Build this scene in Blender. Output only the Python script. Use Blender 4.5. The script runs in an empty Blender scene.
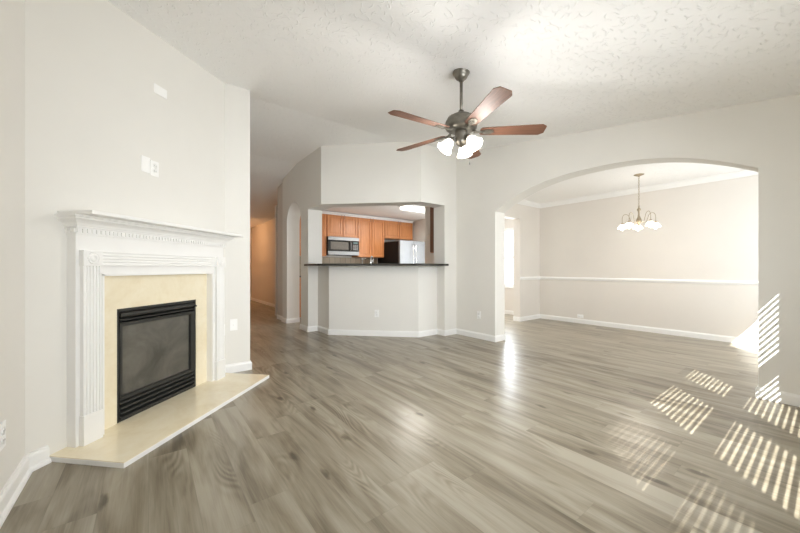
import bpy, bmesh, math, random
from mathutils import Vector, Matrix
random.seed(7)
PI = math.pi
sc = bpy.context.scene
C = sc.collection

# ------------------------------------------------------------------ camera
YAW = math.radians(37.3)
cam_d = bpy.data.cameras.new('camera'); cam = bpy.data.objects.new('camera', cam_d); C.objects.link(cam)
cam.location = (0, 0, 1.07); cam.rotation_euler = (PI/2, 0, -YAW)
cam_d.sensor_width = 36; cam_d.lens = 330/800*36; cam_d.shift_y = 0.0025
cam_d.clip_start = 0.02; cam_d.clip_end = 200
sc.camera = cam

# ------------------------------------------------------------------ world, sun, exposure
sc.view_settings.view_transform = 'Standard'; sc.view_settings.look = 'None'
sc.view_settings.gamma = 1; sc.view_settings.use_curve_mapping = False
sc.view_settings.exposure = 1.0
sc.cycles.diffuse_bounces = 8; sc.cycles.max_bounces = 14; sc.cycles.glossy_bounces = 5
sc.cycles.transparent_max_bounces = 16
sc.cycles.use_light_tree = True
sc.cycles.caustics_reflective = False; sc.cycles.caustics_refractive = False
sc.cycles.use_adaptive_sampling = False
sc.cycles.sample_clamp_indirect = 3
w = bpy.data.worlds.new('sky'); sc.world = w; w.use_nodes = True
bg = w.node_tree.nodes['Background']; bg.inputs[0].default_value = (0.86, 0.93, 1, 1); bg.inputs[1].default_value = 2.0
w.cycles.sampling_method = 'NONE'

def light(name, kind, loc, energy, color=(1, 1, 1), size=None, size_y=None, direction=None, spread=None, angle=None, radius=None):
    l = bpy.data.lights.new(name, kind); o = bpy.data.objects.new(name, l); C.objects.link(o)
    o.location = loc; l.energy = energy; l.color = color
    if size:
        l.shape = 'RECTANGLE'; l.size = size; l.size_y = size_y
    if spread: l.spread = spread
    if angle: l.angle = angle
    if radius is not None: l.shadow_soft_size = radius
    if direction:
        o.rotation_euler = Vector(direction).to_track_quat('-Z', 'Z' if abs(direction[2]) < .9 else 'Y').to_euler()
    return o
# one sun, its 9 W/m2 shared by eight equal lamps of the same direction so that it is sampled more often
for i in range(8): light('sun', 'SUN', (-4, -6, 8), 1.12, (1, 0.985, 0.95), direction=(1.19, 1, -1.4), angle=math.radians(0.22))
# added fill lamp spanning the back windows, then daylight at dining and nook windows
DAY = (0.90, 0.95, 1.0)
light('fill_living', 'AREA', (1.8, -0.33, 1.25), 25.5, DAY, 2.3, 1.2, (0.12, 1, -0.04), spread=math.radians(118))
light('daylight_dining', 'AREA', (5.6, -0.36, 1.2), 16, DAY, 1.1, 1.3, (0.35, 1, 0))
light('daylight_nook', 'AREA', (6.55, 4.85, 1.33), 26, DAY, 0.85, 1.3, (-1, -0.1, -0.05))

# ------------------------------------------------------------------ materials
def new_mat(name):
    m = bpy.data.materials.new(name); m.use_nodes = True
    nt = m.node_tree; b = nt.nodes['Principled BSDF']
    return m, nt, b
def N(nt, t, **kw):
    n = nt.nodes.new(t)
    for k, v in kw.items(): setattr(n, k, v)
    return n
def L(nt, a, b): nt.links.new(a, b)
def math_n(nt, op, a, b=None, c=None):
    n = N(nt, 'ShaderNodeMath', operation=op)
    for i, v in enumerate((a, b, c)):
        if v is None: continue
        if isinstance(v, (int, float)): n.inputs[i].default_value = v
        else: L(nt, v, n.inputs[i])
    return n.outputs[0]
def coords(nt, scale=(1, 1, 1), kind='Object'):
    tc = N(nt, 'ShaderNodeTexCoord'); mp = N(nt, 'ShaderNodeMapping'); mp.inputs['Scale'].default_value = scale
    L(nt, tc.outputs[kind], mp.inputs[0]); return mp.outputs[0]
def ramp(nt, fac, stops):
    r = N(nt, 'ShaderNodeValToRGB')
    while len(r.color_ramp.elements) < len(stops): r.color_ramp.elements.new(0.5)
    for e, (p, c) in zip(r.color_ramp.elements, stops):
        e.position = p; e.color = (c[0], c[1], c[2], 1)
    L(nt, fac, r.inputs[0]); return r.outputs[0]
def bump(nt, b, h, strength, dist=0.002):
    bp = N(nt, 'ShaderNodeBump'); bp.inputs['Strength'].default_value = strength; bp.inputs['Distance'].default_value = dist
    L(nt, h, bp.inputs['Height']); L(nt, bp.outputs[0], b.inputs['Normal'])
def noise(nt, vec, scale, detail=3, rough=.5, dist=0):
    n = N(nt, 'ShaderNodeTexNoise'); n.inputs['Scale'].default_value = scale; n.inputs['Detail'].default_value = detail
    n.inputs['Roughness'].default_value = rough; n.inputs['Distortion'].default_value = dist
    L(nt, vec, n.inputs['Vector']); return n.outputs['Fac']

def plain(name, col, rough=.5, metal=0, var=0.03, scale=20, bmp=0.0, spec=.5, coat=0):
    m, nt, b = new_mat(name)
    v = coords(nt); f = noise(nt, v, scale, 4)
    lo = [max(0, c*(1-var)) for c in col]; hi = [min(1, c*(1+var)) for c in col]
    L(nt, ramp(nt, f, [(0.3, lo), (0.7, hi)]), b.inputs['Base Color'])
    b.inputs['Roughness'].default_value = rough; b.inputs['Metallic'].default_value = metal
    b.inputs['Specular IOR Level'].default_value = spec; b.inputs['Coat Weight'].default_value = coat
    if bmp: bump(nt, b, noise(nt, v, scale*12, 3), bmp)
    return m

WALL = plain('wall_paint', (0.785, 0.768, 0.727), 0.75, var=.01, scale=3, bmp=.06, spec=.25)
DWALL = plain('dining_wall_paint', (0.755, 0.718, 0.67), 0.75, var=.01, scale=3, bmp=.06, spec=.25)
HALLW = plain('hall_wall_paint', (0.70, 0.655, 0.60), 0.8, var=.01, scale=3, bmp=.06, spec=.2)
TRIM = plain('trim_gloss_white', (0.88, 0.875, 0.86), 0.38, var=.008, scale=5)
MANTEL = plain('mantel_white', (0.86, 0.853, 0.835), 0.4, var=.01, scale=8, bmp=.03)
PLATE = plain('plate_plastic', (0.93, 0.925, 0.91), 0.3, var=.005)
SLOT = plain('slot_dark', (0.05, 0.05, 0.05), 0.5)
BLACK = plain('black_metal', (0.030, 0.030, 0.027), 0.5, metal=.2, var=.15)
BLACKGLOSS = plain('black_gloss', (0.012, 0.012, 0.012), 0.12, var=.1)
PEWTER = plain('pewter', (0.22, 0.205, 0.175), 0.35, metal=.85, var=.12, scale=30)
BRASS = plain('satin_brass', (0.42, 0.35, 0.25), 0.3, metal=.9, var=.08, scale=40)
CHROME = plain('brushed_chrome', (0.75, 0.75, 0.74), 0.25, metal=1, var=.03)
SLATM = plain('blind_slat', (0.84, 0.83, 0.80), 0.5, var=.01)
LOGM = plain('ceramic_log', (0.35, 0.24, 0.16), 0.9, var=.5, scale=25, bmp=.5)
SOOT = plain('soot', (0.06, 0.055, 0.05), 0.9, var=.3, scale=10)

def steel():
    m, nt, b = new_mat('stainless_steel')
    v = coords(nt, (2, 2, 220)); f = noise(nt, v, 2, 2)
    L(nt, ramp(nt, f, [(.3, (.25, .26, .27)), (.7, (.33, .34, .35))]), b.inputs['Base Color'])
    b.inputs['Metallic'].default_value = .6; b.inputs['Roughness'].default_value = .42
    return m
STEEL = steel()
FSTEEL = plain('satin_fridge_steel', (.23, .24, .25), .45, metal=.35, var=.05, scale=6)

def ceiling_mat(name, col=(0.93, 0.927, 0.918)):
    m, nt, b = new_mat(name)
    v0 = coords(nt)
    def strokes(scale, off, ln, wd):
        add = N(nt, 'ShaderNodeVectorMath', operation='ADD'); add.inputs[1].default_value = off; L(nt, v0, add.inputs[0])
        flat = N(nt, 'ShaderNodeVectorMath', operation='MULTIPLY'); flat.inputs[1].default_value = (scale, scale, 0); L(nt, add.outputs[0], flat.inputs[0])
        vo = N(nt, 'ShaderNodeTexVoronoi'); vo.voronoi_dimensions = '2D'; vo.inputs['Scale'].default_value = 1; L(nt, flat.outputs[0], vo.inputs['Vector'])
        sub = N(nt, 'ShaderNodeVectorMath', operation='SUBTRACT'); L(nt, flat.outputs[0], sub.inputs[0]); L(nt, vo.outputs['Position'], sub.inputs[1])
        sp = N(nt, 'ShaderNodeSeparateColor'); L(nt, vo.outputs['Color'], sp.inputs[0])
        rot = N(nt, 'ShaderNodeVectorRotate', rotation_type='Z_AXIS'); L(nt, sub.outputs[0], rot.inputs['Vector'])
        L(nt, math_n(nt, 'MULTIPLY', sp.outputs[0], 6.283), rot.inputs['Angle'])
        s = N(nt, 'ShaderNodeSeparateXYZ'); L(nt, rot.outputs[0], s.inputs[0])
        curve = math_n(nt, 'MULTIPLY', math_n(nt, 'MULTIPLY', s.outputs[1], s.outputs[1]), 0.9)
        xx = math_n(nt, 'ABSOLUTE', math_n(nt, 'ADD', s.outputs[0], curve))
        yy = math_n(nt, 'ABSOLUTE', s.outputs[1])
        a = N(nt, 'ShaderNodeMapRange'); a.inputs[1].default_value = wd; a.inputs[2].default_value = 0; L(nt, xx, a.inputs[0])
        c = N(nt, 'ShaderNodeMapRange'); c.inputs[1].default_value = ln; c.inputs[2].default_value = ln*.5; L(nt, yy, c.inputs[0])
        g = math_n(nt, 'GREATER_THAN', sp.outputs[1], .25)
        return math_n(nt, 'MULTIPLY', math_n(nt, 'MULTIPLY', a.outputs[0], c.outputs[0]), g)
    h = strokes(14, (0, 0, 0), .42, .10)
    h = math_n(nt, 'MAXIMUM', h, strokes(17, (3.31, 1.77, 0), .4, .10))
    h = math_n(nt, 'ADD', h, math_n(nt, 'MULTIPLY', noise(nt, v0, 40, 3), .35))
    b.inputs['Base Color'].default_value = (*col, 1)
    b.inputs['Roughness'].default_value = .85; b.inputs['Specular IOR Level'].default_value = .2
    bump(nt, b, h, .7, .006)
    return m
CEIL = ceiling_mat('textured_ceiling')

def floor_mat():
    m, nt, b = new_mat('grey_oak_planks')
    tc = N(nt, 'ShaderNodeTexCoord'); s = N(nt, 'ShaderNodeSeparateXYZ'); L(nt, tc.outputs['Object'], s.inputs[0])
    W, LEN = .18, 1.22
    xr = math_n(nt, 'DIVIDE', s.outputs[0], W); row = math_n(nt, 'FLOOR', xr); fx = math_n(nt, 'FRACT', xr)
    wn = N(nt, 'ShaderNodeTexWhiteNoise', noise_dimensions='1D'); L(nt, row, wn.inputs['W'])
    yr = math_n(nt, 'ADD', math_n(nt, 'DIVIDE', s.outputs[1], LEN), math_n(nt, 'MULTIPLY', wn.outputs[0], 5.3))
    col = math_n(nt, 'FLOOR', yr); fy = math_n(nt, 'FRACT', yr)
    cb = N(nt, 'ShaderNodeCombineXYZ'); L(nt, row, cb.inputs[0]); L(nt, col, cb.inputs[1])
    w2 = N(nt, 'ShaderNodeTexWhiteNoise', noise_dimensions='2D'); L(nt, cb.outputs[0], w2.inputs['Vector'])
    rnd = w2.outputs[0]
    # per-plank shifted coordinates
    off = N(nt, 'ShaderNodeVectorMath', operation='SCALE'); L(nt, w2.outputs['Color'], off.inputs[0]); off.inputs['Scale'].default_value = 37
    P = N(nt, 'ShaderNodeVectorMath', operation='ADD'); L(nt, tc.outputs['Object'], P.inputs[0]); L(nt, off.outputs[0], P.inputs[1])
    def st(sx, sy):
        v = N(nt, 'ShaderNodeVectorMath', operation='MULTIPLY'); v.inputs[1].default_value = (sx, sy, 0); L(nt, P.outputs[0], v.inputs[0]); return v.outputs[0]
    big = noise(nt, st(6.5, 1.0), 1, 3, .55, .9)
    mid = noise(nt, st(26, 1.5), 1, 4, .6, .6)
    fine = noise(nt, st(150, 5), 1, 3, .6, .2)
    # cathedral rings
    warp = noise(nt, st(5, .9), 1, 1, .4, .3)
    ring = math_n(nt, 'SINE', math_n(nt, 'MULTIPLY', warp, 130))
    ringmask = N(nt, 'ShaderNodeMapRange'); ringmask.inputs[1].default_value = .56; ringmask.inputs[2].default_value = .72
    L(nt, noise(nt, st(4.5, 1.3), 1, 1), ringmask.inputs[0])
    ringv = math_n(nt, 'MULTIPLY', math_n(nt, 'MULTIPLY', ring, ringmask.outputs[0]), .10)
    # knots
    vo = N(nt, 'ShaderNodeTexVoronoi'); vo.voronoi_dimensions = '2D'; vo.inputs['Scale'].default_value = 1; L(nt, st(4.2, 1.5), vo.inputs['Vector'])
    kd = N(nt, 'ShaderNodeMapRange'); kd.inputs[1].default_value = .03; kd.inputs[2].default_value = .10; kd.inputs[3].default_value = 1; kd.inputs[4].default_value = 0
    wob = math_n(nt, 'ADD', vo.outputs['Distance'], math_n(nt, 'MULTIPLY', math_n(nt, 'SUBTRACT', noise(nt, st(30, 12), 1, 2), .5), .16))
    L(nt, wob, kd.inputs[0])
    sp = N(nt, 'ShaderNodeSeparateColor'); L(nt, vo.outputs['Color'], sp.inputs[0])
    knot = math_n(nt, 'MULTIPLY', kd.outputs[0], math_n(nt, 'GREATER_THAN', sp.outputs[0], .62))
    t = math_n(nt, 'MULTIPLY', rnd, .14)
    t = math_n(nt, 'ADD', t, math_n(nt, 'MULTIPLY', math_n(nt, 'SUBTRACT', math_n(nt, 'MULTIPLY', big, 1.35), .175), .75))
    t = math_n(nt, 'ADD', t, math_n(nt, 'MULTIPLY', mid, .42))
    t = math_n(nt, 'ADD', t, math_n(nt, 'MULTIPLY', fine, .22))
    t = math_n(nt, 'ADD', t, ringv)
    t = math_n(nt, 'SUBTRACT', t, math_n(nt, 'MULTIPLY', knot, .30))
    c = ramp(nt, t, [(.37, (.075, .058, .038)), (.56, (.148, .120, .081)), (.74, (.250, .215, .158)), (.95, (.345, .308, .242))])
    # seams
    ex = math_n(nt, 'MULTIPLY', math_n(nt, 'MINIMUM', fx, math_n(nt, 'SUBTRACT', 1, fx)), W)
    ey = math_n(nt, 'MULTIPLY', math_n(nt, 'MINIMUM', fy, math_n(nt, 'SUBTRACT', 1, fy)), LEN)
    e = math_n(nt, 'MINIMUM', ex, ey)
    sm = N(nt, 'ShaderNodeMapRange'); sm.inputs[1].default_value = .0004; sm.inputs[2].default_value = .0022; sm.inputs[3].default_value = .88; sm.inputs[4].default_value = 1
    L(nt, e, sm.inputs[0])
    mx = N(nt, 'ShaderNodeVectorMath', operation='SCALE'); L(nt, c, mx.inputs[0]); L(nt, sm.outputs[0], mx.inputs['Scale'])
    L(nt, mx.outputs[0], b.inputs['Base Color'])
    b.inputs['Roughness'].default_value = .30; b.inputs['Specular IOR Level'].default_value = .5
    bump(nt, b, math_n(nt, 'ADD', math_n(nt, 'MULTIPLY', fine, .4), sm.outputs[0]), .25, .0015)
    return m
FLOOR = floor_mat()

def wood(name, dark, light_, rough=.35, axis=(14, 14, 1.2), coat=.03):
    m, nt, b = new_mat(name)
    v = coords(nt, axis); f = noise(nt, v, 2.2, 5, .6, .8)
    L(nt, ramp(nt, f, [(.3, dark), (.7, light_)]), b.inputs['Base Color'])
    b.inputs['Roughness'].default_value = rough; b.inputs['Coat Weight'].default_value = coat
    return m
CAB = wood('honey_maple', (.48, .185, .062), (.62, .265, .10))
BLADE = wood('walnut_blade', (.08, .037, .021), (.185, .082, .047), .6, (2, 30, 30), 0)

def marble():
    m, nt, b = new_mat('cream_marble')
    v = coords(nt); f = noise(nt, v, 3.0, 6, .62, 1.6); g = noise(nt, v, 30, 4)
    t = math_n(nt, 'ADD', math_n(nt, 'MULTIPLY', f, .8), math_n(nt, 'MULTIPLY', g, .2))
    L(nt, ramp(nt, t, [(.3, (.78, .68, .48)), (.5, (.84, .755, .57)), (.72, (.88, .81, .65))]), b.inputs['Base Color'])
    b.inputs['Roughness'].default_value = .12; b.inputs['Specular IOR Level'].default_value = .5
    return m
MARBLE = marble()
def granite():
    m, nt, b = new_mat('dark_granite')
    v = coords(nt); f = noise(nt, v, 160, 3)
    L(nt, ramp(nt, f, [(.4, (.012, .012, .012)), (.62, (.05, .045, .04)), (.75, (.2, .18, .15))]), b.inputs['Base Color'])
    b.inputs['Roughness'].default_value = .12; return m
GRANITE = granite()
def tile():
    m, nt, b = new_mat('beige_tile')
    v = coords(nt, (1, 1, 1)); br = N(nt, 'ShaderNodeTexBrick'); br.offset = 0
    sp = N(nt, 'ShaderNodeSeparateXYZ'); L(nt, v, sp.inputs[0]); cb = N(nt, 'ShaderNodeCombineXYZ'); L(nt, sp.outputs[0], cb.inputs[0]); L(nt, sp.outputs[2], cb.inputs[1])
    L(nt, cb.outputs[0], br.inputs['Vector'])
    br.inputs['Color1'].default_value = (.46, .38, .27, 1); br.inputs['Color2'].default_value = (.40, .32, .22, 1); br.inputs['Mortar'].default_value = (.24, .20, .15, 1)
    br.inputs['Scale'].default_value = 1; br.inputs['Brick Width'].default_value = .15; br.inputs['Row Height'].default_value = .15; br.inputs['Mortar Size'].default_value = .006
    L(nt, br.outputs[0], b.inputs['Base Color']); b.inputs['Roughness'].default_value = .35
    return m
TILE = tile()
def emis(name, col, strength):
    m, nt, b = new_mat(name)
    b.inputs['Base Color'].default_value = (*col, 1); b.inputs['Emission Color'].default_value = (*col, 1); b.inputs['Emission Strength'].default_value = strength
    b.inputs['Roughness'].default_value = .4
    m.cycles.emission_sampling = 'NONE'
    return m
SHADE = emis('lit_frosted_glass', (1, .95, .86), 1.6)
DSHADE = emis('lit_alabaster_glass', (1, .93, .84), 1.15)
TUBE = emis('lit_acrylic_lens', (1, .97, .92), 1.6)
def glass(name, tint=(1, 1, 1), gloss=.06):
    m, nt, b = new_mat(name)
    tr = N(nt, 'ShaderNodeBsdfTransparent'); tr.inputs[0].default_value = (*tint, 1)
    gl = N(nt, 'ShaderNodeBsdfGlossy'); gl.inputs['Roughness'].default_value = .02
    mx = N(nt, 'ShaderNodeMixShader'); mx.inputs[0].default_value = gloss
    L(nt, tr.outputs[0], mx.inputs[1]); L(nt, gl.outputs[0], mx.inputs[2])
    L(nt, mx.outputs[0], nt.nodes['Material Output'].inputs[0]); return m
PANE = glass('window_glass', (.97, .98, .97))
SCREEN = glass('insect_screen', (.52, .52, .52), .0)
def fire_glass():
    m, nt, b = new_mat('sooty_fire_glass')
    v = coords(nt); f = noise(nt, v, 3.5, 4, .6, .5)
    tr = N(nt, 'ShaderNodeBsdfTransparent'); tr.inputs[0].default_value = (.42, .38, .33, 1)
    L(nt, ramp(nt, f, [(.35, (.085, .080, .068)), (.7, (.17, .16, .135))]), b.inputs['Base Color'])
    b.inputs['Roughness'].default_value = .22; b.inputs['Specular IOR Level'].default_value = .8
    mx = N(nt, 'ShaderNodeMixShader'); mx.inputs[0].default_value = .88
    L(nt, tr.outputs[0], mx.inputs[1]); L(nt, b.outputs[0], mx.inputs[2]); L(nt, mx.outputs[0], nt.nodes['Material Output'].inputs[0])
    return m
FIREGLASS = fire_glass()

# ------------------------------------------------------------------ mesh helpers
class M:
    def __init__(s): s.b = bmesh.new()
    def box(s, x0, x1, y0, y1, z0, z1, bev=0):
        g = bmesh.new()
        bmesh.ops.create_cube(g, size=1)
        bmesh.ops.transform(g, matrix=Matrix.Translation(((x0+x1)/2, (y0+y1)/2, (z0+z1)/2)) @ Matrix.Diagonal((abs(x1-x0), abs(y1-y0), abs(z1-z0), 1)), verts=g.verts)
        if bev: bmesh.ops.bevel(g, geom=g.edges[:], offset=bev, segments=2, affect='EDGES', profile=.5)
        s.merge(g); return s
    def merge(s, g, mat=None):
        if mat is not None: bmesh.ops.transform(g, matrix=mat, verts=g.verts)
        me = bpy.data.meshes.new('tmp'); g.to_mesh(me); g.free(); s.b.from_mesh(me); bpy.data.meshes.remove(me)
    def prism(s, poly, a, b_, axis='z'):
        """extrude polygon; axis z: poly (x,y); axis x: poly (y,z); axis y: poly (x,z)"""
        f = {'z': lambda p, h: (p[0], p[1], h), 'x': lambda p, h: (h, p[0], p[1]), 'y': lambda p, h: (p[0], h, p[1])}[axis]
        g = bmesh.new()
        lo = [g.verts.new(f(p, a)) for p in poly]; hi = [g.verts.new(f(p, b_)) for p in poly]
        g.faces.new(lo); g.faces.new(hi)
        n = len(poly)
        for i in range(n): g.faces.new((lo[i], lo[(i+1) % n], hi[(i+1) % n], hi[i]))
        bmesh.ops.recalc_face_normals(g, faces=g.faces[:])
        bmesh.ops.triangulate(g, faces=[q for q in g.faces if len(q.verts) > 4])
        s.merge(g); return s
    def lathe(s, prof, c=(0, 0, 0), seg=28, mat=None, smooth=True):
        g = bmesh.new(); rings = []
        for r, z in prof:
            if r < 1e-6: rings.append([g.verts.new((0, 0, z))])
            else: rings.append([g.verts.new((r*math.cos(2*PI*i/seg), r*math.sin(2*PI*i/seg), z)) for i in range(seg)])
        for A, B in zip(rings, rings[1:]):
            for i in range(seg):
                j = (i+1) % seg
                v = [A[i % len(A)], A[j % len(A)], B[j % len(B)], B[i % len(B)]]
                u = []
                for q in v:
                    if q not in u: u.append(q)
                if len(u) > 2: g.faces.new(u)
        bmesh.ops.recalc_face_normals(g, faces=g.faces[:])
        for q in g.faces: q.smooth = smooth
        T = Matrix.Translation(c)
        s.merge(g, T @ mat if mat is not None else T); return s
    def tube(s, pts, r, seg=10, cap=True):
        pts = [Vector(p) for p in pts]; g = bmesh.new(); rings = []
        up = None
        for i, p in enumerate(pts):
            t = (pts[min(i+1, len(pts)-1)] - pts[max(i-1, 0)]).normalized()
            if up is None: up = t.orthogonal().normalized()
            up = (up - t*up.dot(t)).normalized(); v = t.cross(up)
            rr = r[i] if isinstance(r, (list, tuple)) else r
            rings.append([g.verts.new(p + (up*math.cos(2*PI*k/seg) + v*math.sin(2*PI*k/seg))*rr) for k in range(seg)])
        for A, B in zip(rings, rings[1:]):
            for k in range(seg): g.faces.new((A[k], A[(k+1) % seg], B[(k+1) % seg], B[k])).smooth = True
        if cap: g.faces.new(rings[0][::-1]); g.faces.new(rings[-1])
        bmesh.ops.recalc_face_normals(g, faces=g.faces[:])
        s.merge(g); return s
    def build(s, name, mat, parent=None, bevel=0, **props):
        me = bpy.data.meshes.new(name); s.b.to_mesh(me); s.b.free(); me.materials.append(mat)
        o = bpy.data.objects.new(name, me); C.objects.link(o)
        if parent: o.parent = parent
        if bevel:
            md = o.modifiers.new('bevel', 'BEVEL'); md.width = bevel; md.segments = 2; md.limit_method = 'ANGLE'
        for k, v in props.items(): o[k] = v
        return o
def struct(o): o['kind'] = 'structure'; return o
def thing(name, label, cat, loc=(0, 0, 0), rotz=0, group=None):
    o = bpy.data.objects.new(name, None); C.objects.link(o); o.empty_display_size = .1
    o.location = loc; o.rotation_euler = (0, 0, rotz); o['label'] = label; o['category'] = cat
    if group: o['group'] = group
    return o
def copy_tree(o, parent=None):
    c = o.copy(); C.objects.link(c)
    if parent: c.parent = parent
    for ch in [q for q in bpy.data.objects if q.parent == o]: copy_tree(ch, c)
    return c
def sweep(pts, prof, closed_ends=True):
    """sweep a closed profile [(out, z)] along plan polyline pts; 'out' points to the left of the travel direction."""
    g = bmesh.new(); P = [Vector(p) for p in pts]; rings = []
    for i, p in enumerate(P):
        def nrm(a, b):
            d = (b-a).normalized(); return Vector((-d.y, d.x))
        if i == 0: n = nrm(P[0], P[1])
        elif i == len(P)-1: n = nrm(P[-2], P[-1])
        else:
            n1, n2 = nrm(P[i-1], p), nrm(p, P[i+1]); n = (n1+n2).normalized(); n = n / max(.2, n.dot(n1))
        rings.append([g.verts.new((p.x+n.x*o, p.y+n.y*o, z)) for o, z in prof])
    m = len(prof)
    for A, B in zip(rings, rings[1:]):
        for k in range(m): g.faces.new((A[k], A[(k+1) % m], B[(k+1) % m], B[k]))
    g.faces.new(rings[0][::-1]); g.faces.new(rings[-1])
    bmesh.ops.recalc_face_normals(g, faces=g.faces[:])
    mm = M(); mm.merge(g); return mm
BASE = [(0, 0), (.016, 0), (.016, .068), (.013, .078), (.009, .082), (.009, .09), (0, .09)]
SHOE = [(0, 0), (.030, 0), (.029, .010), (.024, .018), (.016, .022), (.016, .072), (.013, .082), (.009, .086), (.009, .094), (0, .094)]
RAIL = [(0, 0), (.008, 0), (.012, .012), (.022, .02), (.024, .03), (.024, .045), (.012, .055), (.008, .065), (0, .065)]
def CROWN(zc): return [(0, zc-.085), (.010, zc-.085), (.014, zc-.072), (.035, zc-.03), (.05, zc-.016), (.052, zc), (0, zc)]

def ceil_z(y):
    if y < 3.95: return 2.40 + .148*y
    if y < 5.9: return 2.9846
    if y < 9.5: return 2.9846 - .1485*(y-5.9)
    return 2.45

# ------------------------------------------------------------------ shell
YB = -.46      # inner face of the window wall behind the camera
XL = -.515     # left wall
XA = 4.015     # arch wall face
XD = 6.705     # far wall of dining room and nook
YD = 3.83      # dining end wall
struct(M().box(-.9, 7.0, -.8, 12.3, -.12, 0).build('floor', FLOOR))

ys = [YB-.12, 3.95, 5.9, 9.5, 12.2]
poly = [(y, ceil_z(y)) for y in ys] + [(y, ceil_z(y)+.12) for y in reversed(ys)]
struct(M().prism(poly, -.7, 4.13, 'x').build('ceiling', CEIL))
struct(M().box(4.14, 6.82, YB-.12, 7.8, 2.45, 2.55).build('ceiling_dining', CEIL))
struct(M().prism([(2.34, 7.7), (2.34, 4.95), (3.33, 3.96), (4.139, 3.96), (4.139, 7.7)], 2.45, 2.52).build('ceiling_kitchen', CEIL))

struct(M().box(XL-.12, XL, YB-.12, 2.64, 0, 2.85).build('wall_left', WALL))

# diagonal fireplace wall in its own frame (local x = s along the wall, -y = into the room)
R2 = math.sqrt(2)
def st_xy(s, t): a, b_ = s*R2, t*R2-3.13; return (a+b_)/2, (a-b_)/2
FP_S = 2.29
FX, FY = st_xy(FP_S, 0)
S0, S1 = 1.485-FP_S, 3.083-FP_S
def tilt_y(x): return -.035*(S1-x)/(S1-S0)
m = M()
for x0, x1, z0, z1 in [(S0-.07, -.355, 0, 1.0), (.355, S1, 0, 1.0), (S0-.07, S1, 1.0, 3.05)]: m.prism([(x0, tilt_y(x0)), (x1, tilt_y(x1)), (x1, .1), (x0, .1)], z0, z1)
o = struct(m.build('wall_fireplace', WALL)); o.location = (FX, FY, 0); o.rotation_euler = (0, 0, PI/4)
struct(M().prism([(.615, 3.745), (.855, 3.745), (.855, 12), (.74, 12), (.74, 3.86), (.615, 3.86)], 0, 3.08).build('wall_hall_left', WALL))
struct(M().box(.855, 2.9, 12, 12.1, 0, 2.6).build('wall_hall_end', HALLW))

# arch wall with the wide segmental arch
ay0, ay1, spring, rise = .375, 2.985, 1.90, .318
pts = [(YB-.12, 0), (ay0, 0)]
for i in range(0, 41):
    u = -1 + 2*i/40
    pts.append(((ay0+ay1)/2 + u*(ay1-ay0)/2, spring + rise*(1-abs(u)**2.4)))
pts += [(ay1, 0), (3.995, 0), (3.995, ceil_z(3.95)+.05)]
pts += [(3.95, ceil_z(3.95)+.05), (YB-.12, ceil_z(YB)+.05)]
struct(M().prism(pts, XA, XA+.23, 'x').build('wall_arch', WALL))

# arched hall doorway wall (plane A) with pilasters
PA = 2.145
pts = [(5.38, 0), (5.715, 0)]
for i in range(0, 25):
    th = PI - PI*i/24
    pts.append((6.0825 + .3675*math.cos(th), 1.93 + .3675*math.sin(th)))
pts += [(6.45, 0), (6.72, 0), (6.72, ceil_z(6.72)+.06), (5.9, 3.04), (5.38, 3.04)]
struct(M().prism(pts, PA, PA+.25, 'x').build('wall_doorway', WALL))
struct(M().prism([(2.19, 6.721), (2.394, 6.721), (2.394, 7.64), (2.40, 7.76), (2.95, 7.76), (2.95, 12), (2.77, 12), (2.77, 7.95), (2.50, 7.90), (2.19, 7.19)], 0, 2.98).build('wall_hall_right', HALLW))
# header over the bar opening and its right pilaster
struct(M().prism([(PA, 5.379), (PA, 4.848), (3.248, 3.745), (4.014, 3.745), (4.014, 3.995), (3.352, 3.995), (2.395, 4.952), (2.395, 5.379)], 2.073, 3.04).build('wall_header', WALL))
struct(M().box(3.745, 4.014, 3.745, 3.995, 0, 2.0729).build('wall_pilaster', WALL))
# knee wall under the bar
struct(M().prism([(2.32, 5.379), (2.32, 4.94), (3.345, 3.915), (3.744, 3.915), (3.744, 4.035), (3.395, 4.035), (2.44, 4.99), (2.44, 5.379)], 0, 1.112).build('wall_bar', WALL))
# kitchen, nook, dining
struct(M().box(2.3, 6.2, 7.65, 7.75, 0, 2.5).build('wall_kitchen_back', WALL))
struct(M().prism([(6.10, 7.649), (6.10, 6.86), (6.72, 6.86), (6.72, 6.98), (6.2, 6.98), (6.2, 7.649)], 0, 2.5).build('wall_kitchen_right', WALL))
struct(M().box(4.246, 4.34, 3.96, 4.78, 0, 2.5).build('wall_kitchen_stub', WALL))
m = M()
m.box(5.965, XD, YD, YD+.15, 0, 2.5); m.box(4.30, 5.965, YD, YD+.15, 2.075, 2.5); m.box(4.246, 4.34, YD, YD+.129, 0, 2.5)
struct(m.build('wall_dining_left', DWALL))
WINS_BACK = [(.505, 1.245), (1.40, 2.24), (2.42, 3.16), (4.65, 5.95)]
Z0, Z1 = .64, 2.095
m = M(); x = -.635
for a, b_ in WINS_BACK:
    m.box(x, a, YB-.12, YB, 0, 2.5); m.box(a, b_, YB-.12, YB, 0, Z0); m.box(a, b_, YB-.12, YB, Z1, 2.5); x = b_
m.box(x, 6.82, YB-.12, YB, 0, 2.5)
struct(m.build('wall_back', WALL))
NW = (4.40, 5.32, .64, 2.02)
m = M()
m.box(XD, XD+.12, YB-.12, NW[0], 0, 2.5); m.box(XD, XD+.12, NW[1], 6.9, 0, 2.5)
m.box(XD, XD+.12, NW[0], NW[1], 0, NW[2]); m.box(XD, XD+.12, NW[0], NW[1], NW[3], 2.5)
struct(m.build('wall_dining_back', DWALL))

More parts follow.
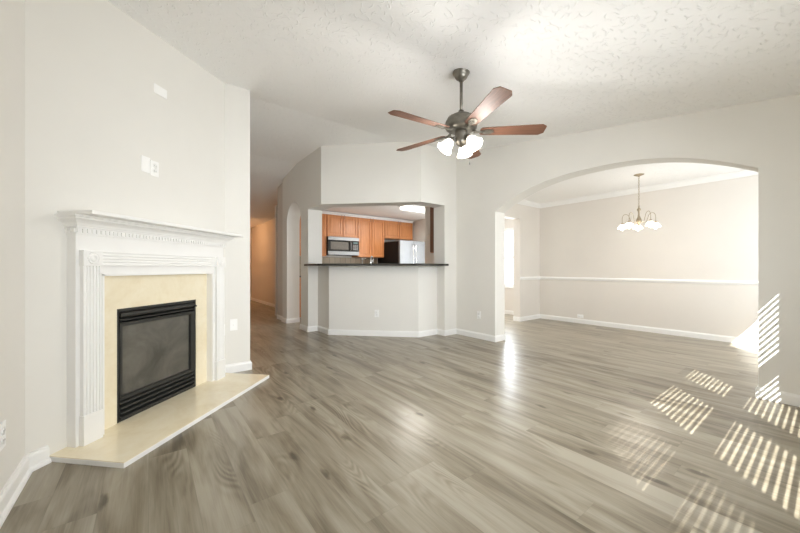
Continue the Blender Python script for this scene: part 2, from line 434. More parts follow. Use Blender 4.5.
# windows: frame + sashes (structure), pane children
def window(n, a, b_, z0, z1, pos, axis, screen=False):
    """axis 'y': window in a wall at y=pos (outside is -y); axis 'x': wall at x=pos (outside is +x)"""
    def bx(mm, u0, u1, d0, d1, za, zb):
        if axis == 'y': mm.box(u0, u1, pos-d1, pos-d0, za, zb)
        else: mm.box(pos+d0, pos+d1, u0, u1, za, zb)
    zm = (z0+z1)/2 + (.045 if axis == 'y' else 0)
    f = M()
    for u0, u1, za, zb in [(a-.0, a+.02, z0, z1), (b_-.02, b_, z0, z1), (a+.02, b_-.02, z0, z0+.02), (a+.02, b_-.02, z1-.02, z1)]: bx(f, u0, u1, .01, .11, za, zb)
    fr = struct(f.build('window_%d' % n, TRIM))
    zr, rb, rt = ((1.43, .085, .11) if axis == 'y' else (zm, .045, .045))
    for za, zb, d, rb, rt in [(z0+.02, zr+.004, .04, .045, rt), (zr-.002, z1-.02, .075, rb, .045)]:
        g = M()
        for u0, u1, zc, zd in [(a+.02, a+.055, za, zb), (b_-.055, b_-.02, za, zb), (a+.055, b_-.055, za, za+rb), (a+.055, b_-.055, zb-rt, zb)]: bx(g, u0, u1, d, d+.03, zc, zd)
        s_ = g.build('sash', TRIM, fr)
        p = M(); bx(p, a+.054, b_-.054, d+.012, d+.016, za+rb-.001, zb-rt+.001); p.build('pane', PANE, s_)
    if screen:
        p = M(); bx(p, a+.021, b_-.021, .1085, .1095, z0+.021, z1-.021); p.build('insect_screen', SCREEN, fr)
    k = M(); bx(k, a-.03, b_+.03, -.03, .01, z0-.025, z0-.001); k.build('window_stool', TRIM, fr)
for i, (a, b_) in enumerate(WINS_BACK): window(i+1, a, b_, Z0, Z1, YB, 'y', screen=(i == 0))
window(5, *NW, XD, 'x')

# blinds on the three living room windows
def blind(a, b_, label):
    t = thing('window_blind', label, 'window blind', ((a+b_)/2, YB+.045, Z0), 0, 'slatted blinds on the living room windows')
    h = (b_-a)/2 + .075; H_ = Z1-Z0
    M().box(-h, h, -.028, .028, H_-.045, H_).build('headrail', SLATM, t, .003)
    m = M(); n = 34; beta = math.radians(36.5)
    for k in range(n):
        z = .05 + k*.050
        if z > H_-.06 or abs(z + Z0 - 1.325) < 0.0: continue
        g = bmesh.new(); bmesh.ops.create_cube(g, size=1)
        bmesh.ops.transform(g, matrix=Matrix.Translation((0, 0, z)) @ Matrix.Rotation(-beta, 4, 'X') @ Matrix.Diagonal((2*h, .052, .0022, 1)), verts=g.verts)
        m.merge(g)
    m.build('slats', SLATM, t)
    M().box(-h, h, -.02, .02, .0, .018).build('bottom_rail', SLATM, t)
    c = M()
    for x in (-h*.55, h*.55): c.tube([(x, -.026, .02), (x, -.026, H_-.045)], .003, 6)
    c.build('ladder_cord', SLATM, t)
for (a, b_), l in zip(WINS_BACK[:3], ['white slatted blind on the screened window nearest the left wall', 'white slatted blind on the middle window behind the viewer', 'white slatted blind on the window nearest the arched wall']): blind(a, b_, l)

# baseboards (left of travel = out of the wall)
def baseboard(name, pts, prof=BASE): struct(sweep(pts, prof).build(name, TRIM))
hl = st_xy(1.548, .033); hc = st_xy(1.485+.035, .035)
baseboard('baseboard_left', [hl, (XL, XL+3.13-.05), (XL, YB)][::1], SHOE)
baseboard('baseboard_fireplace', [(.855, 4.6), (.855, 3.745), (.615, 3.745), st_xy(3.036, 0)])
baseboard('baseboard_hall_left', [(.855, 12), (.855, 4.61)])
baseboard('baseboard_hall_right', [(2.19, 6.74), (2.19, 7.19), (2.50, 7.90), (2.77, 7.95), (2.77, 12)])
baseboard('baseboard_doorway_left', [(PA+.25, 6.45), (PA, 6.45), (PA, 6.72), (2.19, 6.72)])
baseboard('baseboard_doorway_right', [(2.32, 4.94), (2.32, 5.38), (PA, 5.38), (PA, 5.715), (PA+.25, 5.715)])
baseboard('baseboard_bar', [(XA, 3.745), (3.745, 3.745), (3.745, 3.915), (3.345, 3.915), (2.32, 4.94)])
baseboard('baseboard_arch_left', [(XA+.23, ay1), (XA, ay1), (XA, 3.745)])
baseboard('baseboard_arch_right', [(XA, YB), (XA, ay0), (XA+.23, ay0)])
baseboard('baseboard_dining', [(XD, YB), (XD, YD), (5.965, YD), (5.965, YD+.15)])
baseboard('baseboard_nook', [(XD, YD+.15), (XD, 6.86), (6.1, 6.86), (6.1, 7.65)])
struct(sweep([(XD, YB), (XD, YD), (5.965, YD)], [(o_, z+.835) for o_, z in RAIL]).build('trim_1', TRIM))
struct(sweep([(XD, YB), (XD, YD), (XA+.23, YD), (XA+.23, YB)], CROWN(2.45)).build('trim_2', TRIM))

# ------------------------------------------------------------------ fireplace
fp = thing('fireplace', 'white fluted mantel fireplace with cream marble surround and black gas firebox', 'fireplace', (FX, FY, 0), PI/4)
HZ = .03
MB = M
def L_(s): return s - FP_S
# hearth slab (in local frame y=-t)
hb = M().box(L_(1.552), L_(3.030), -.512, .0, 0, HZ-.004).build('hearth', MANTEL, fp, label='low hearth slab with white painted edge')
M().box(L_(1.552)+.002, L_(3.030)-.002, -.510, -.002, HZ-.004, HZ).build('marble_slab', MARBLE, hb)
# marble facing round the firebox
m = M(); w2, fb = .355, .797
m.box(-.52, -w2, -.04, -.001, HZ, 1.03); m.box(w2, .52, -.04, -.001, HZ, 1.03); m.box(-w2, w2, -.04, -.001, fb, 1.03)
m.build('marble_facing', MARBLE, fp)
# backing frame
oi = .485
m = M()
CF = -.092
m.prism([(-.645, HZ), (-oi, HZ), (-oi, 1.022), (oi, 1.022), (oi, HZ), (.645, HZ), (.645, 1.27), (-.645, 1.27)], CF, -.0405, 'y')
m.prism([(-.645, HZ), (-.5205, HZ), (-.5205, 1.031), (.5205, 1.031), (.5205, HZ), (.645, HZ), (.645, 1.27), (-.645, 1.27)], -.0404, -.001, 'y')
sr = m.build('surround_frame', MANTEL, fp)
# inner bead
m = M(); m.box(-oi-.014, -oi-.002, -.099, CF, HZ, 1.036); m.box(oi+.002, oi+.014, -.099, CF, HZ, 1.036); m.box(-oi-.014, oi+.014, -.099, CF, 1.024, 1.036)
m.build('bead', MANTEL, sr)
for sg in (-1, 1):
    xo, xi = sg*.628, sg*.517
    x0, x1 = min(xo, xi), max(xo, xi)
    # fluted shaft: profile with grooves
    n = 5; wd = (x1-x0); prof = [(x0+.004, CF), (x0+.004, -.118)]
    pitch = (wd-.02)/n
    for k in range(n):
        a = x0+.010+k*pitch; prof.append((a+.003, -.118))
        for j in range(0, 7):
            th = PI*j/6; prof.append((a+pitch/2 - (pitch/2-.003)*math.cos(th), -.118+.006*math.sin(th)))
    prof += [(x1-.004, -.118), (x1-.004, CF)]
    pil = M().prism(prof, .205, 1.086, 'z').build('pilaster', MANTEL, fp)
    M().box(x0, x1, -.126, CF, HZ, .205, .002).build('plinth', MANTEL, pil)
    b = M().box(x0, x1, -.126, CF, 1.086, 1.178, .002)
    cx = (x0+x1)/2
    b.lathe([(.036, 0), (.036, .003), (.032, .005), (.029, .003), (.022, .003), (.019, .006), (.012, .006), (.008, .003), (0, .003)], (cx, -.126, 1.132), 24, Matrix.Rotation(PI/2, 4, 'X'))
    b.build('rosette_block', MANTEL, pil)
# reeded lintel between the blocks
prof = [(CF, 1.088), (-.114, 1.088)]
for k in range(4):
    a = 1.095+k*.0195
    for j in range(0, 7):
        th = PI*j/6; prof.append((-.114+.004*math.sin(th), a+.0085-.0085*math.cos(th)))
prof += [(-.114, 1.176), (CF, 1.176)]
M().prism(prof, -.5215, .5215, 'x').build('reeded_lintel', MANTEL, fp)
# dentil course
dn = M(); dn.box(-.65, .65, -.100, -.001, 1.27, 1.277); dn.box(-.652, .652, -.106, -.001, 1.277, 1.312)
dn = dn.build('dentil_course', MANTEL, fp)
d = M(); k = -.648
while k < .64:
    d.box(k, k+.017, -.113, -.106, 1.281, 1.304); k += .0262
for sg in (-1, 1):
    for yy in (-.09, -.064, -.038): d.box(sg*.652 if sg > 0 else -.659, .659 if sg > 0 else -.652, yy-.0085, yy+.0085, 1.281, 1.304)
d.build('dentils', MANTEL, dn)
# cornice: stacked stepped profile swept round three sides
def ring_sweep(prof, half, base):   # prof: (out, z) relative to body half width/base depth
    pts = [(half, -.001), (half, -base), (-half, -base), (-half, -.001)]
    # travel so that left is outward
    P = [(-half, -.001), (-half, -base), (half, -base), (half, -.001)]
    P = P[::-1]
    return sweep(P, prof)
corn = [(-.05, 1.312), (.012, 1.312), (.012, 1.318), (.016, 1.322), (.022, 1.334), (.034, 1.346), (.048, 1.354), (.052, 1.356), (.052, 1.364), (.062, 1.366), (.062, 1.376), (-.05, 1.376)]
cn = sweep([(-.648, -.001), (-.648, -.11), (.648, -.11), (.648, -.001)], [(-o_, z) for o_, z in corn])
cn.box(-.62, .62, -.09, -.001, 1.312, 1.376)
cn.build('cornice', MANTEL, fp)
M().box(-.695, .712, -.262, -.001, 1.376, 1.398, .004).build('mantel_shelf', MANTEL, fp)
# firebox
FBY = .018
fb0 = M()
fb0.box(-.355, -.335, -.047, .30, HZ, .797); fb0.box(.335, .355, -.047, .30, HZ, .797)
fb0.box(-.335, .335, -.047, .30, .777, .797); fb0.box(-.335, .335, -.047, .30, HZ, .045); fb0.box(-.335, .335, .28, .30, .045, .777)
fbx = fb0.build('firebox', BLACK, fp); fbx.location = (0, .012, 0)
m = M()
m.box(-.335, -.315, -.05, -.02, .19, .70); m.box(.298, .335, -.05, -.02, .19, .70)
m.box(-.335, .335, -.052, -.02, .675, .70); m.box(-.335, .335, -.052, -.02, .175, .20)
m.box(.292, .298, -.044, -.02, .2, .675)
m.build('door_frame', BLACK, fbx)
M().box(-.317, .294, -.034, -.028, .198, .677).build('fire_glass', FIREGLASS, fbx, label='sooty dark glass front')
m = M()
m.prism([(-.02, .778), (-.062, .765), (-.066, .745), (-.058, .738), (-.02, .752)], -.335, .335, 'x')
m.prism([(-.02, .730), (-.056, .722), (-.056, .714), (-.02, .720)], -.335, .335, 'x')
m.build('top_louver', BLACK, fbx)
m = M()
for z in (.152, .118, .084, .05):
    m.prism([(-.02, z+.022), (-.060, z+.010), (-.062, z), (-.056, z-.003), (-.02, z+.012)], -.335, .335, 'x')
m.build('bottom_louver', BLACK, fbx)
for (x0, z0_, x1, z1_, yy, r) in [(-.22, .24, .20, .27, .16, .035), (-.16, .23, .06, .36, .10, .026), (.02, .27, .22, .38, .12, .025), (-.24, .22, .24, .22, .05, .03)]:
    M().tube([(x0, yy, z0_), ((x0+x1)/2, yy+.01, (z0_+z1_)/2+.012), (x1, yy, z1_)], [r, r*1.1, r*.85], 10).build('ceramic_log', LOGM, fbx)
M().box(-.30, .30, 0, .24, .19, .2).build('grate', SOOT, fbx)
m = M(); m.tube([(.318, -.05, .745), (.318, -.085, .745)], .008, 10); m.build('damper_knob', BLACK, fbx)

# ------------------------------------------------------------------ bar counter
ct = M().prism([(2.07, 5.376), (2.07, 4.82), (3.21, 3.68), (3.775, 3.68), (3.775, 3.74), (3.742, 3.74), (3.742, 4.11), (3.43, 4.11), (2.52, 5.02), (2.52, 5.376)], 1.1125, 1.145).build('bar_counter', GRANITE, None, .006)
ct['label'] = 'dark granite bar top on the angled knee wall of the kitchen opening'; ct['category'] = 'countertop'

# ------------------------------------------------------------------ kitchen
YF = 7.335
def door_panel(x0, x1, z0, z1, y, parent, knob=None, raised=True):
    """framed cabinet door, front facing -y, front face at y-.02"""
    m = M(); r = .055
    m.box(x0, x1, y-.006, y, z0, z1)
    m.box(x0, x0+r, y-.02, y-.006, z0, z1); m.box(x1-r, x1, y-.02, y-.006, z0, z1)
    m.box(x0+r, x1-r, y-.02, y-.006, z0, z0+r); m.box(x0+r, x1-r, y-.02, y-.006, z1-r, z1)
    if x1-x0 > .2: m.box(x0+r+.02, x1-r-.02, y-.015, y-.006, z0+r+.02, z1-r-.02, .004)
    d = m.build('door', CAB, parent, .002)
    if knob:
        kx = x1-.025 if knob == 'r' else x0+.025
        kz = z0+.05 if z0 > 1.2 else z1-.06
        M().tube([(kx, y-.02, kz), (kx, y-.04, kz), (kx, y-.04, kz+.09), (kx, y-.02, kz+.09)], .004, 8).build('handle', PEWTER, d)
    return d
def wall_cab(x0, x1, z0, z1, label, doors, yb=7.649, yf=YF):
    t = thing('wall_cabinet', label, 'cabinet', ((x0+x1)/2, yb, z0), 0, 'honey maple wall cabinets')
    ox, oy, oz = t.location
    M().box(x0-ox, x1-ox, yf-oy, 0, 0, z1-z0).build('body', CAB, t, .002)
    n = doors; wd = (x1-x0)/n
    for k in range(n):
        door_panel(x0-ox+k*wd+.012, x0-ox+(k+1)*wd-.012, .015, z1-z0-.02, yf-oy-.001, t, 'r' if (k % 2 == 0 and n > 1) else 'l')
    M().prism([(yf-oy-.05, z1-z0+.06), (yf-oy-.045, z1-z0+.045), (yf-oy-.012, z1-z0+.012), (yf-oy-.008, z1-z0), (yf-oy, z1-z0), (yf-oy, z1-z0+.06)], x0-ox, x1-ox, 'x').build('crown', CAB if False else TRIM, t, label='cream crown strip')
    return t
def Xat(px, Y):
    k = (px-400)/330; return Y*(math.sin(YAW)+math.cos(YAW)*k)/(math.cos(YAW)-math.sin(YAW)*k)
xa, xb, xc, xd = Xat(326.5, YF), Xat(357.6, YF), Xat(384.3, YF), Xat(412.5, YF)
ZT = 2.37
wall_cab(2.42, xa-.002, 1.36, ZT, 'maple wall cabinet left of the microwave, seen through the arched doorway', 2)
wall_cab(xa, xb-.002, 1.84, ZT, 'short maple wall cabinet directly above the microwave', 2)
wall_cab(xb, xc-.002, 1.36, ZT, 'tall maple wall cabinet between microwave and refrigerator', 2)
wall_cab(xc, xd, 1.885, ZT, 'short maple wall cabinet above the refrigerator', 2)
# filler panel to the corner
# microwave
mw = thing('microwave', 'stainless and black over-range microwave under the short maple cabinet', 'microwave', ((xa+xb)/2, 7.649, 1.40), 0)
hw = (xb-xa)/2 - .006; fy = 7.27-7.649
M().box(-hw, hw, fy, 0, 0, .436).build('body', BLACK, mw, .004)
M().box(-hw, hw, fy-.022, fy-.001, .355, .436).build('vent_panel', STEEL, mw, .003)
d = M().box(-hw, hw*.5, fy-.024, fy-.001, .09, .353).build('door', BLACKGLOSS, mw, .003)
M().box(-hw*.86, hw*.28, fy-.026, fy-.0245, .13, .315).build('door_window', plain('microwave_window', (.16, .15, .13), .2, var=.1), d, label='grey mesh window')
M().tube([(hw*.42, fy-.024, .11), (hw*.42, fy-.05, .13), (hw*.42, fy-.05, .31), (hw*.42, fy-.024, .33)], .008, 8).build('handle', STEEL, d)
cp = M().box(hw*.51, hw, fy-.024, fy-.001, .09, .353).build('control_panel', BLACKGLOSS, mw, .003)
M().box(hw*.6, hw*.9, fy-.0255, fy-.0245, .29, .325).build('display', plain('display_teal', (.12, .2, .2), .2), cp)
m = M()
for r in range(4):
    for c_ in range(3): m.box(hw*(.6+.11*c_), hw*(.68+.11*c_), fy-.0258, fy-.0245, .13+.036*r, .152+.036*r)
m.build('keypad', plain('keypad_grey', (.3, .3, .3), .4), cp)
M().box(-hw, hw, fy-.022, fy-.001, .0, .088).build('bottom_strip', STEEL, mw, .003)

# base cabinets and worktops along the back wall, range between
def base_cab(x0, x1, label, doors):
    t = thing('base_cabinet', label, 'cabinet', ((x0+x1)/2, 7.649, 0), 0, 'honey maple base cabinets')
    h = (x1-x0)/2; y = 7.05-7.649
    M().box(-h, h, y, 0, .1, .875).box(-h, h, y+.06, 0, 0, .1).build('body', CAB, t)
    wd = 2*h/doors
    for k in range(doors):
        door_panel(-h+k*wd+.01, -h+(k+1)*wd-.01, .12, .66, y-.001, t, 'r' if k % 2 == 0 else 'l')
        dr = M().box(-h+k*wd+.01, -h+(k+1)*wd-.01, y-.02, y-.001, .68, .86).build('drawer', CAB, t, .003)
        M().tube([(-h+(k+.5)*wd-.05, y-.02, .77), (-h+(k+.5)*wd-.05, y-.045, .77), (-h+(k+.5)*wd+.05, y-.045, .77), (-h+(k+.5)*wd+.05, y-.02, .77)], .004, 8).build('handle', PEWTER, dr)
base_cab(2.42, xa-.002, 'maple base cabinet visible low through the arched doorway', 2)
base_cab(xb+.002, 4.99, 'maple base cabinet beside the refrigerator below the backsplash', 2)
for x0, x1, l in [(2.40, xa-.001, 'dark granite worktop seen through the arched doorway'), (xb+.001, 5.0, 'dark granite worktop between range and refrigerator')]:
    o = M().box(x0, x1, 7.02, 7.649, .876, .91).build('worktop', GRANITE, None, .004); o['label'] = l; o['category'] = 'countertop'
rg = thing('range', 'black and steel kitchen range standing below the microwave', 'stove', ((xa+xb)/2, 7.649, 0), 0)
rh = (xb-xa)/2 - .008
M().box(-rh, rh, -.60, -.012, .02, .905).build('body', STEEL, rg, .003)
rd = M().box(-rh+.01, rh-.01, -.625, -.601, .25, .74).build('oven_door', BLACKGLOSS, rg, .004)
M().tube([(-rh+.06, -.625, .70), (-rh+.06, -.66, .70), (rh-.06, -.66, .70), (rh-.06, -.625, .70)], .01, 8).build('handle', STEEL, rd)
M().box(-rh, rh, -.60, -.05, .9055, .917).build('cooktop', BLACKGLOSS, rg)
M().box(-rh, rh, -.05, -.012, .9055, 1.05).build('backguard', BLACK, rg, .004)
for x in (-.25, -.12, .12, .25): M().lathe([(0, 0), (.02, 0), (.018, .025), (0, .025)], (x, -.601, .82), 14, Matrix.Rotation(PI/2, 4, 'X')).build('knob', BLACK, rg)
struct(M().box(2.40, 5.02, 7.640, 7.6495, .911, 1.358).build('trim_3', TILE))

# refrigerator
fr = thing('refrigerator', 'stainless french door refrigerator with black side panel', 'refrigerator', (5.465, 7.62, 0), 0)
FWD = 6.60-7.62
fbod = M().box(-.435, .435, FWD+.07, 0, .03, 1.77).build('body', plain('fridge_black', (.010, .010, .010), .6, spec=.2), fr, .004, label='black cabinet side')
dl = M().box(-.435, -.003, FWD, FWD+.065, .72, 1.785).build('door', FSTEEL, fr, .008)
dr_ = M().box(.003, .435, FWD, FWD+.065, .72, 1.785).build('door', FSTEEL, fr, .008)
for p, x in ((dl, -.045), (dr_, .045)):
    M().tube([(x, FWD-.001, .86), (x, FWD-.05, .90), (x, FWD-.06, 1.3), (x, FWD-.05, 1.66), (x, FWD-.001, 1.70)], .011, 10).build('handle', CHROME, p)
fz = M().box(-.435, .435, FWD, FWD+.065, .08, .71).build('freezer_drawer', FSTEEL, fr, .008)
M().tube([(-.33, FWD-.001, .62), (-.31, FWD-.05, .62), (.31, FWD-.05, .62), (.33, FWD-.001, .62)], .011, 10).build('handle', CHROME, fz)
M().box(-.42, .42, FWD+.05, -.05, 0, .03).build('kick_plate', BLACK, fr)

# sink counter behind the knee wall, faucet
sk = thing('sink_cabinet', 'low maple sink cabinet hidden behind the angled bar wall', 'cabinet', (0, 0, 0))
sk.location = (3.15, 4.75, 0)
def rel(poly, o): return [(x-o.location.x, y-o.location.y) for x, y in poly]
M().prism(rel([(2.452, 5.05), (3.42, 4.082), (3.78, 4.082), (3.78, 4.45), (2.83, 5.44), (2.452, 5.44)], sk), .0, .875).build('body', CAB, sk)
wt = M().prism([(2.445, 5.03), (3.41, 4.065), (3.80, 4.065), (3.80, 4.47), (2.84, 5.46), (2.445, 5.46)], .876, .91).build('sink_worktop', GRANITE, None, .003)
wt['label'] = 'lower dark granite worktop carrying the faucet behind the bar'; wt['category'] = 'countertop'
fc = thing('faucet', 'chrome gooseneck kitchen faucet rising just above the bar top', 'faucet', (2.965, 4.70, .91), math.radians(45))
M().lathe([(0, 0), (.028, 0), (.028, .012), (.018, .03), (.014, .05), (0, .05)], (0, 0, 0), 20).build('base', CHROME, fc)
pts = [(0, 0, .04), (0, 0, .28)] + [(.075-.075*math.cos(th), 0, .28+.085*math.sin(th)) for th in [PI*i/10 for i in range(1, 11)]] + [(.15, 0, .24)]
M().tube(pts, .012, 12).build('spout', CHROME, fc)
M().tube([(-.01, -.02, .06), (-.03, -.06, .10), (-.05, -.09, .19)], [.009, .007, .006], 10).build('handle', CHROME, fc)
sd = thing('soap_dispenser', 'small chrome soap pump beside the kitchen faucet', 'soap dispenser', (2.86, 4.80, .91))
M().lathe([(0, 0), (.02, 0), (.02, .03), (.009, .05), (.009, .30), (.014, .305), (.014, .33), (0, .335)], (0, 0, 0), 16).build('bottle_neck', CHROME, sd)
M().tube([(0, 0, .325), (.07, .02, .33), (.085, .025, .315)], .006, 8).build('nozzle', CHROME, sd)

# side cabinet on the right return
t = thing('wall_cabinet', 'narrow maple wall cabinet seen edge-on beside the right pilaster', 'cabinet', (4.245, 4.16, 1.345), 0, 'honey maple wall cabinets')
M().box(-.29, 0, -.155, .14, 0, 1.02).build('body', CAB, t, .002)
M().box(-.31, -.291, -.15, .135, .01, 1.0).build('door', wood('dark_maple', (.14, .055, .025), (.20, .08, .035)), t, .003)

# fluorescent light on kitchen ceiling
t = thing('ceiling_light', 'lit rectangular fluorescent fixture on the kitchen ceiling', 'ceiling light', (4.86, 5.72, 2.45))
M().box(-.44, .44, -.14, .14, -.02, -.0005).build('frame', TRIM, t)
M().box(-.42, .42, -.125, .125, -.075, -.02, .02).build('diffuser', TUBE, t)
light('kitchen_light', 'AREA', (4.86, 5.72, 2.365), 26, (1, .95, .88), .8, .22, (0, 0, -1))
# hall light
t = thing('flush_light', 'warm glass flush light on the far hall ceiling', 'ceiling light', (1.75, 10.6, 2.45))
M().lathe([(0, 0), (.14, 0), (.14, -.02), (0, -.02)]).build('base', BRASS, t)
M().lathe([(.13, -.02), (.12, -.06), (.08, -.09), (0, -.105)]).build('shade', emis('warm_shade', (1, .7, .4), 3), t)
light('hall_light', 'POINT', (1.75, 10.6, 2.25), 10, (1, .50, .22), radius=.08)

# ------------------------------------------------------------------ ceiling fan
FC = Vector((2.03, 1.84)); FZ = ceil_z(FC.y); ZBL = 2.185
fan = thing('ceiling_fan', 'five blade walnut ceiling fan with pewter motor and three lit glass shades', 'ceiling fan', (FC.x, FC.y, FZ))
def fz_(z): return z - FZ
tilt = Matrix.Rotation(math.atan(.148), 4, 'X')
M().lathe([(0, .02), (.066, .006), (.070, -.006), (.066, -.016), (.056, -.020), (.054, -.034), (.046, -.05), (.030, -.062), (.022, -.066), (.020, -.075), (0, -.075)], seg=36).build('canopy', PEWTER, fan)
M().tube([(0, 0, -.06), (0, 0, fz_(2.30))], .0125, 16).build('downrod', PEWTER, fan)
mh = M().lathe([(0, .115), (.022, .115), (.026, .095), (.045, .085), (.075, .075), (.105, .055), (.125, .028), (.130, .004), (.126, -.004), (.130, -.010), (.126, -.03), (.105, -.045), (.075, -.052), (0, -.052)], (0, 0, fz_(2.243)), 40).build('motor_housing', PEWTER, fan)
m = M()
for k in range(30):
    a = 2*PI*k/30
    m.tube([(.128*math.cos(a), .128*math.sin(a), fz_(2.243)+.012), (.108*math.cos(a), .108*math.sin(a), fz_(2.243)+.054)], .003, 6)
m.build('vent_ribs', PEWTER, mh)
R = .665; TH0 = 174.5
def blade_mesh():
    m = M(); z = 0
    out = [(.165, -.048), (.628, -.068), (R, -.042), (R, .042), (.628, .068), (.165, .048), (.15, .03), (.15, -.03)]
    m.prism(out, -.003, .003)
    return m
for k in range(5):
    a = math.radians(TH0 + 72*k)
    bm_ = blade_mesh().build('blade', BLADE, fan, .0015)
    bm_.rotation_euler = (math.radians(-12), 0, a); bm_.rotation_mode = 'XYZ'
    bm_.location = (0, 0, fz_(ZBL))
    br = M()
    br.prism([(.10, -.012), (.16, -.012), (.20, -.032), (.245, -.024), (.262, 0), (.245, .024), (.20, .032), (.16, .012), (.10, .012)], -.009, -.0035)
    br.tube([(.09, 0, .02), (.12, 0, -.004), (.16, 0, -.008)], [.011, .010, .008], 8)
    for xx, yy in ((.19, -.018), (.19, .018), (.235, 0)): br.lathe([(.006, 0), (.005, -.004), (0, -.005)], (xx, yy, -.009), 10)
    br.tube([(.20+.02*math.cos(q), .014*math.sin(q), -.0105) for q in [2*PI*i/12 for i in range(13)]], .003, 6, cap=False)
    b_ = br.build('blade_bracket', PEWTER, bm_)
# light kit
M().lathe([(0, .06), (.045, .06), (.052, .045), (.052, .02), (.046, .0), (.05, -.02), (.044, -.045), (.026, -.062), (.012, -.072), (0, -.078)], (0, 0, fz_(2.135)), 28).build('switch_housing', PEWTER, fan)
Fw = Vector((math.sin(YAW), math.cos(YAW))); Rt = Vector((math.cos(YAW), -math.sin(YAW)))
for ang in (188, 308, 68):
    v = Rt*math.cos(math.radians(ang)) + Fw*math.sin(math.radians(ang))
    rz = math.atan2(v.y, v.x)
    arm = M().tube([(.035, 0, 0), (.06, 0, .004), (.078, 0, -.008)], .011, 10).build('light_arm', PEWTER, fan)
    arm.location = (0, 0, fz_(2.130)); arm.rotation_euler = (0, 0, rz)
    tm = Matrix.Rotation(math.radians(-38), 4, 'Y')
    M().lathe([(0, .008), (.022, .006), (.026, -.012), (.024, -.02), (0, -.02)], (.078, 0, -.010), 20, tm).build('socket', PEWTER, arm)
    M().lathe([(.022, -.012), (.030, -.02), (.040, -.040), (.047, -.065), (.056, -.090), (.066, -.105), (.063, -.105), (.053, -.090), (.044, -.065), (.037, -.040), (.027, -.022), (.019, -.014)], (.078, 0, -.010), 28, tm).build('glass_shade', SHADE, arm, label='lit white frosted bell shade')
    M().lathe([(0, -.02), (.012, -.022), (.022, -.045), (.024, -.06), (.018, -.078), (0, -.085)], (.078, 0, -.010), 18, tm).build('bulb', emis('bulb_glow', (1, .93, .8), 3), arm)
    pp = Vector((FC.x, FC.y, 2.130)) + Vector((v.x, v.y, 0))*(.078+.10*math.sin(math.radians(38))+.02) + Vector((0, 0, -.115))
    light('fan_bulb', 'POINT', pp, 6.5, (1, .97, .92), radius=.05)
pc = M().tube([(.04, -.0, -.04), (.068, 0, -.07), (.07, 0, -.185)], .0012, 6).build('pull_chain', PEWTER, fan); pc.location = (0, 0, fz_(2.130)); pc.rotation_euler = (0, 0, -YAW)
o = M().lathe([(0, 0), (.003, -.002), (.005, -.014), (.004, -.026), (0, -.028)], (.07, 0, -.185), 10).build('pull_fob', BLACK, pc)

# ------------------------------------------------------------------ chandelier
ch = thing('chandelier', 'five arm brass chandelier with lit white glass shades hanging on a chain', 'chandelier', (5.73, 1.73, 2.45))
M().lathe([(0, 0), (.065, 0), (.062, -.008), (.04, -.016), (.02, -.024), (.008, -.034), (0, -.034)]).build('canopy', BRASS, ch)
m = M()
z = -.034; k = 0
while z > -.46:
    p = [(.008*math.cos(q)*(1 if k % 2 else 0), .008*math.cos(q)*(0 if k % 2 else 1), z-.013+.017*math.sin(q)) for q in [2*PI*i/12 for i in range(13)]]
    m.tube(p, .0022, 6, cap=False); z -= .026; k += 1
m.build('chain', BRASS, ch)
M().lathe([(0, -.39), (.008, -.395), (.010, -.42), (.022, -.435), (.026, -.45), (.012, -.47), (.010, -.53), (.020, -.56), (.032, -.59), (.036, -.615), (.024, -.64), (.010, -.655), (.013, -.668), (.010, -.682), (0, -.69)], seg=24).build('column', BRASS, ch).location = (0, 0, -.07)
for k in range(5):
    a = 2*PI*k/5 + math.radians(20)
    pts = []
    for i in range(15):
        u = i/14
        r = .02 + .215*u; zz = -.60 + .03*math.sin(PI*u*.6)
        pts.append((r, 0, zz))
    path = [(.02, 0, -.60), (.06, 0, -.635), (.105, 0, -.62), (.125, 0, -.57), (.145, 0, -.52), (.185, 0, -.495), (.22, 0, -.51), (.235, 0, -.55), (.235, 0, -.625)]
    sm = []
    for i in range(len(path)-1):
        p0 = Vector(path[max(i-1, 0)]); p1 = Vector(path[i]); p2 = Vector(path[i+1]); p3 = Vector(path[min(i+2, len(path)-1)])
        for j in range(5):
            t_ = j/5; sm.append(.5*((2*p1)+(-p0+p2)*t_+(2*p0-5*p1+4*p2-p3)*t_**2+(-p0+3*p1-3*p2+p3)*t_**3))
    sm.append(Vector(path[-1]))
    arm = M().tube(sm, .0045, 8).build('arm', BRASS, ch); arm.rotation_euler = (0, 0, a); arm.location = (0, 0, -.07); arm.scale = (.9, .9, 1)
    M().lathe([(0, -.62), (.018, -.622), (.022, -.64), (.016, -.65), (0, -.65)], (.235, 0, 0), 18).build('socket', BRASS, arm)
    M().lathe([(.016, -.640), (.032, -.648), (.052, -.666), (.066, -.690), (.072, -.708), (.069, -.708), (.063, -.690), (.049, -.670), (.030, -.653), (.014, -.646)], (.235, 0, 0), 28).build('glass_shade', DSHADE, arm, label='lit white glass bowl shade')
    M().lathe([(0, -.65), (.012, -.655), (.028, -.685), (.03, -.705), (.02, -.73), (0, -.738)], (.235, 0, 0), 18).build('bulb', emis('chandelier_bulb_glow', (1, .93, .82), 3), arm)
light('chandelier_glow', 'POINT', (5.73, 1.73, 1.58), 5.5, (1, .93, .84), radius=.25)

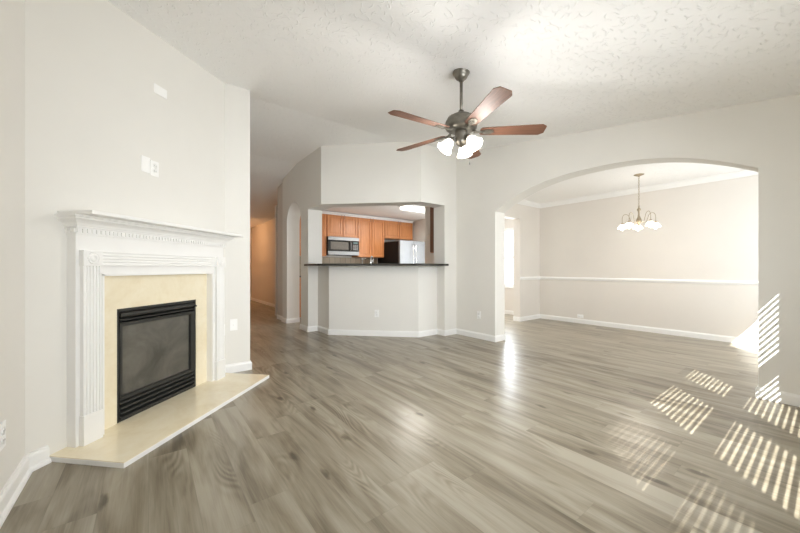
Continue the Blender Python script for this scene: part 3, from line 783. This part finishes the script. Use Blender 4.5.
# ------------------------------------------------------------------ electrical plates
def plate(name, label, cat, loc, rotz, w_=.07, h=.115, kind='outlet', group=None):
    """plate face looks along local -y"""
    t = thing(name, label, cat, loc, rotz, group)
    pl = M().box(-w_/2, w_/2, -.006, -.0005, -h/2, h/2, .0015).build('plate', PLATE, t)
    if kind == 'outlet':
        for z in (-.02, .02):
            s_ = M().lathe([(0, 0), (.0165, 0), (.0165, .003), (0, .003)], (0, -.006, z), 20, Matrix.Rotation(PI/2, 4, 'X')).build('socket', PLATE, t)
            m = M().box(-.008, -.006, -.0096, -.0089, z-.004, z+.005).box(.006, .008, -.0096, -.0089, z-.004, z+.005)
            m.build('slots', SLOT, s_)
    elif kind == 'outlet_h':
        for x in (-.02, .02):
            s_ = M().lathe([(0, 0), (.0165, 0), (.0165, .003), (0, .003)], (x, -.006, 0), 20, Matrix.Rotation(PI/2, 4, 'X')).build('socket', PLATE, t)
            M().box(x-.004, x+.005, -.0096, -.0089, -.008, -.006).box(x-.004, x+.005, -.0096, -.0089, .006, .008).build('slots', SLOT, s_)
    elif kind == 'switch':
        M().box(-.006, .006, -.016, -.006, -.012, .012, .001).build('toggle', PLATE, t)
    elif kind == 'jack':
        M().lathe([(0, 0), (.006, 0), (.005, .006), (0, .006)], (0, -.006, 0), 14, Matrix.Rotation(PI/2, 4, 'X')).build('jack', PEWTER, t)
    sp_ = [(-w_*.3, 0), (w_*.3, 0)] if h < w_ and kind == 'blank' else [(0, -h*.36), (0, h*.36)] if kind != 'outlet' and kind != 'outlet_h' else [(0, 0)]
    for x, z in sp_: M().lathe([(.003, 0), (.002, .0015), (0, .0018)], (x, -.006, z), 10, Matrix.Rotation(PI/2, 4, 'X')).build('screw', PLATE, t)
    return t
def wall45(s, z): x, y = st_xy(s, -tilt_y(s-FP_S)); return (x, y, z)
G = 'electrical outlets low on the walls'
plate('blank_plate', 'single white horizontal blank plate, topmost above the mantel', 'wall plate', wall45(2.297, 2.45), PI/4-.022, .115, .07, 'blank')
plate('cable_plate', 'white blank cable plate above the mantel, left of the pair', 'wall plate', wall45(2.165, 1.84), PI/4-.022, .07, .115, 'blank')
plate('outlet_plate', 'white outlet above the mantel, right of the pair', 'wall plate', wall45(2.242, 1.83), PI/4-.022, .07, .115, 'outlet')
plate('switch_plate', 'white gas switch plate on the short wall right of the fireplace', 'wall plate', (.697, 3.745, .49), 0, .07, .115, 'switch')
plate('outlet_plate', 'white outlet tucked against the right side of the mantel', 'outlet', wall45(3.043, .45), PI/4-.022, .07, .115, 'outlet')
plate('outlet_plate', 'white outlet low on the near left wall', 'outlet', (XL, 2.215, .335), PI/2, .07, .115, 'outlet')
kx = .5*(7.26+0); 
# bar wall outlet: on line X+Y=7.26
k = (348-400)/330; dx = math.sin(YAW)+k*math.cos(YAW); dy = math.cos(YAW)-k*math.sin(YAW); d_ = 7.26/(dx+dy)
k2 = (376.8-400)/330; dx = math.sin(YAW)+k2*math.cos(YAW); dy = math.cos(YAW)-k2*math.sin(YAW); d_ = 7.26/(dx+dy)
plate('outlet_plate', 'white outlet centred on the angled bar wall below the counter', 'outlet', (d_*dx, d_*dy, 1.07-(313.5-268.5)*d_/330), -PI/4, .07, .115, 'outlet')
def on_x(px, py, X):
    k = (px-400)/330; d_ = X/(math.sin(YAW)+k*math.cos(YAW)); return (X, d_*(math.cos(YAW)-k*math.sin(YAW)), 1.07-(py-268.5)*d_/330)
plate('outlet_plate', 'white outlet on the wall strip left of the wide arch', 'outlet', on_x(479, 315, XA), -PI/2, .07, .115, 'outlet')
plate('outlet_plate', 'horizontal white outlet just above the dining room baseboard', 'outlet', on_x(580.5, 316.2, XD), -PI/2, .115, .07, 'outlet_h')
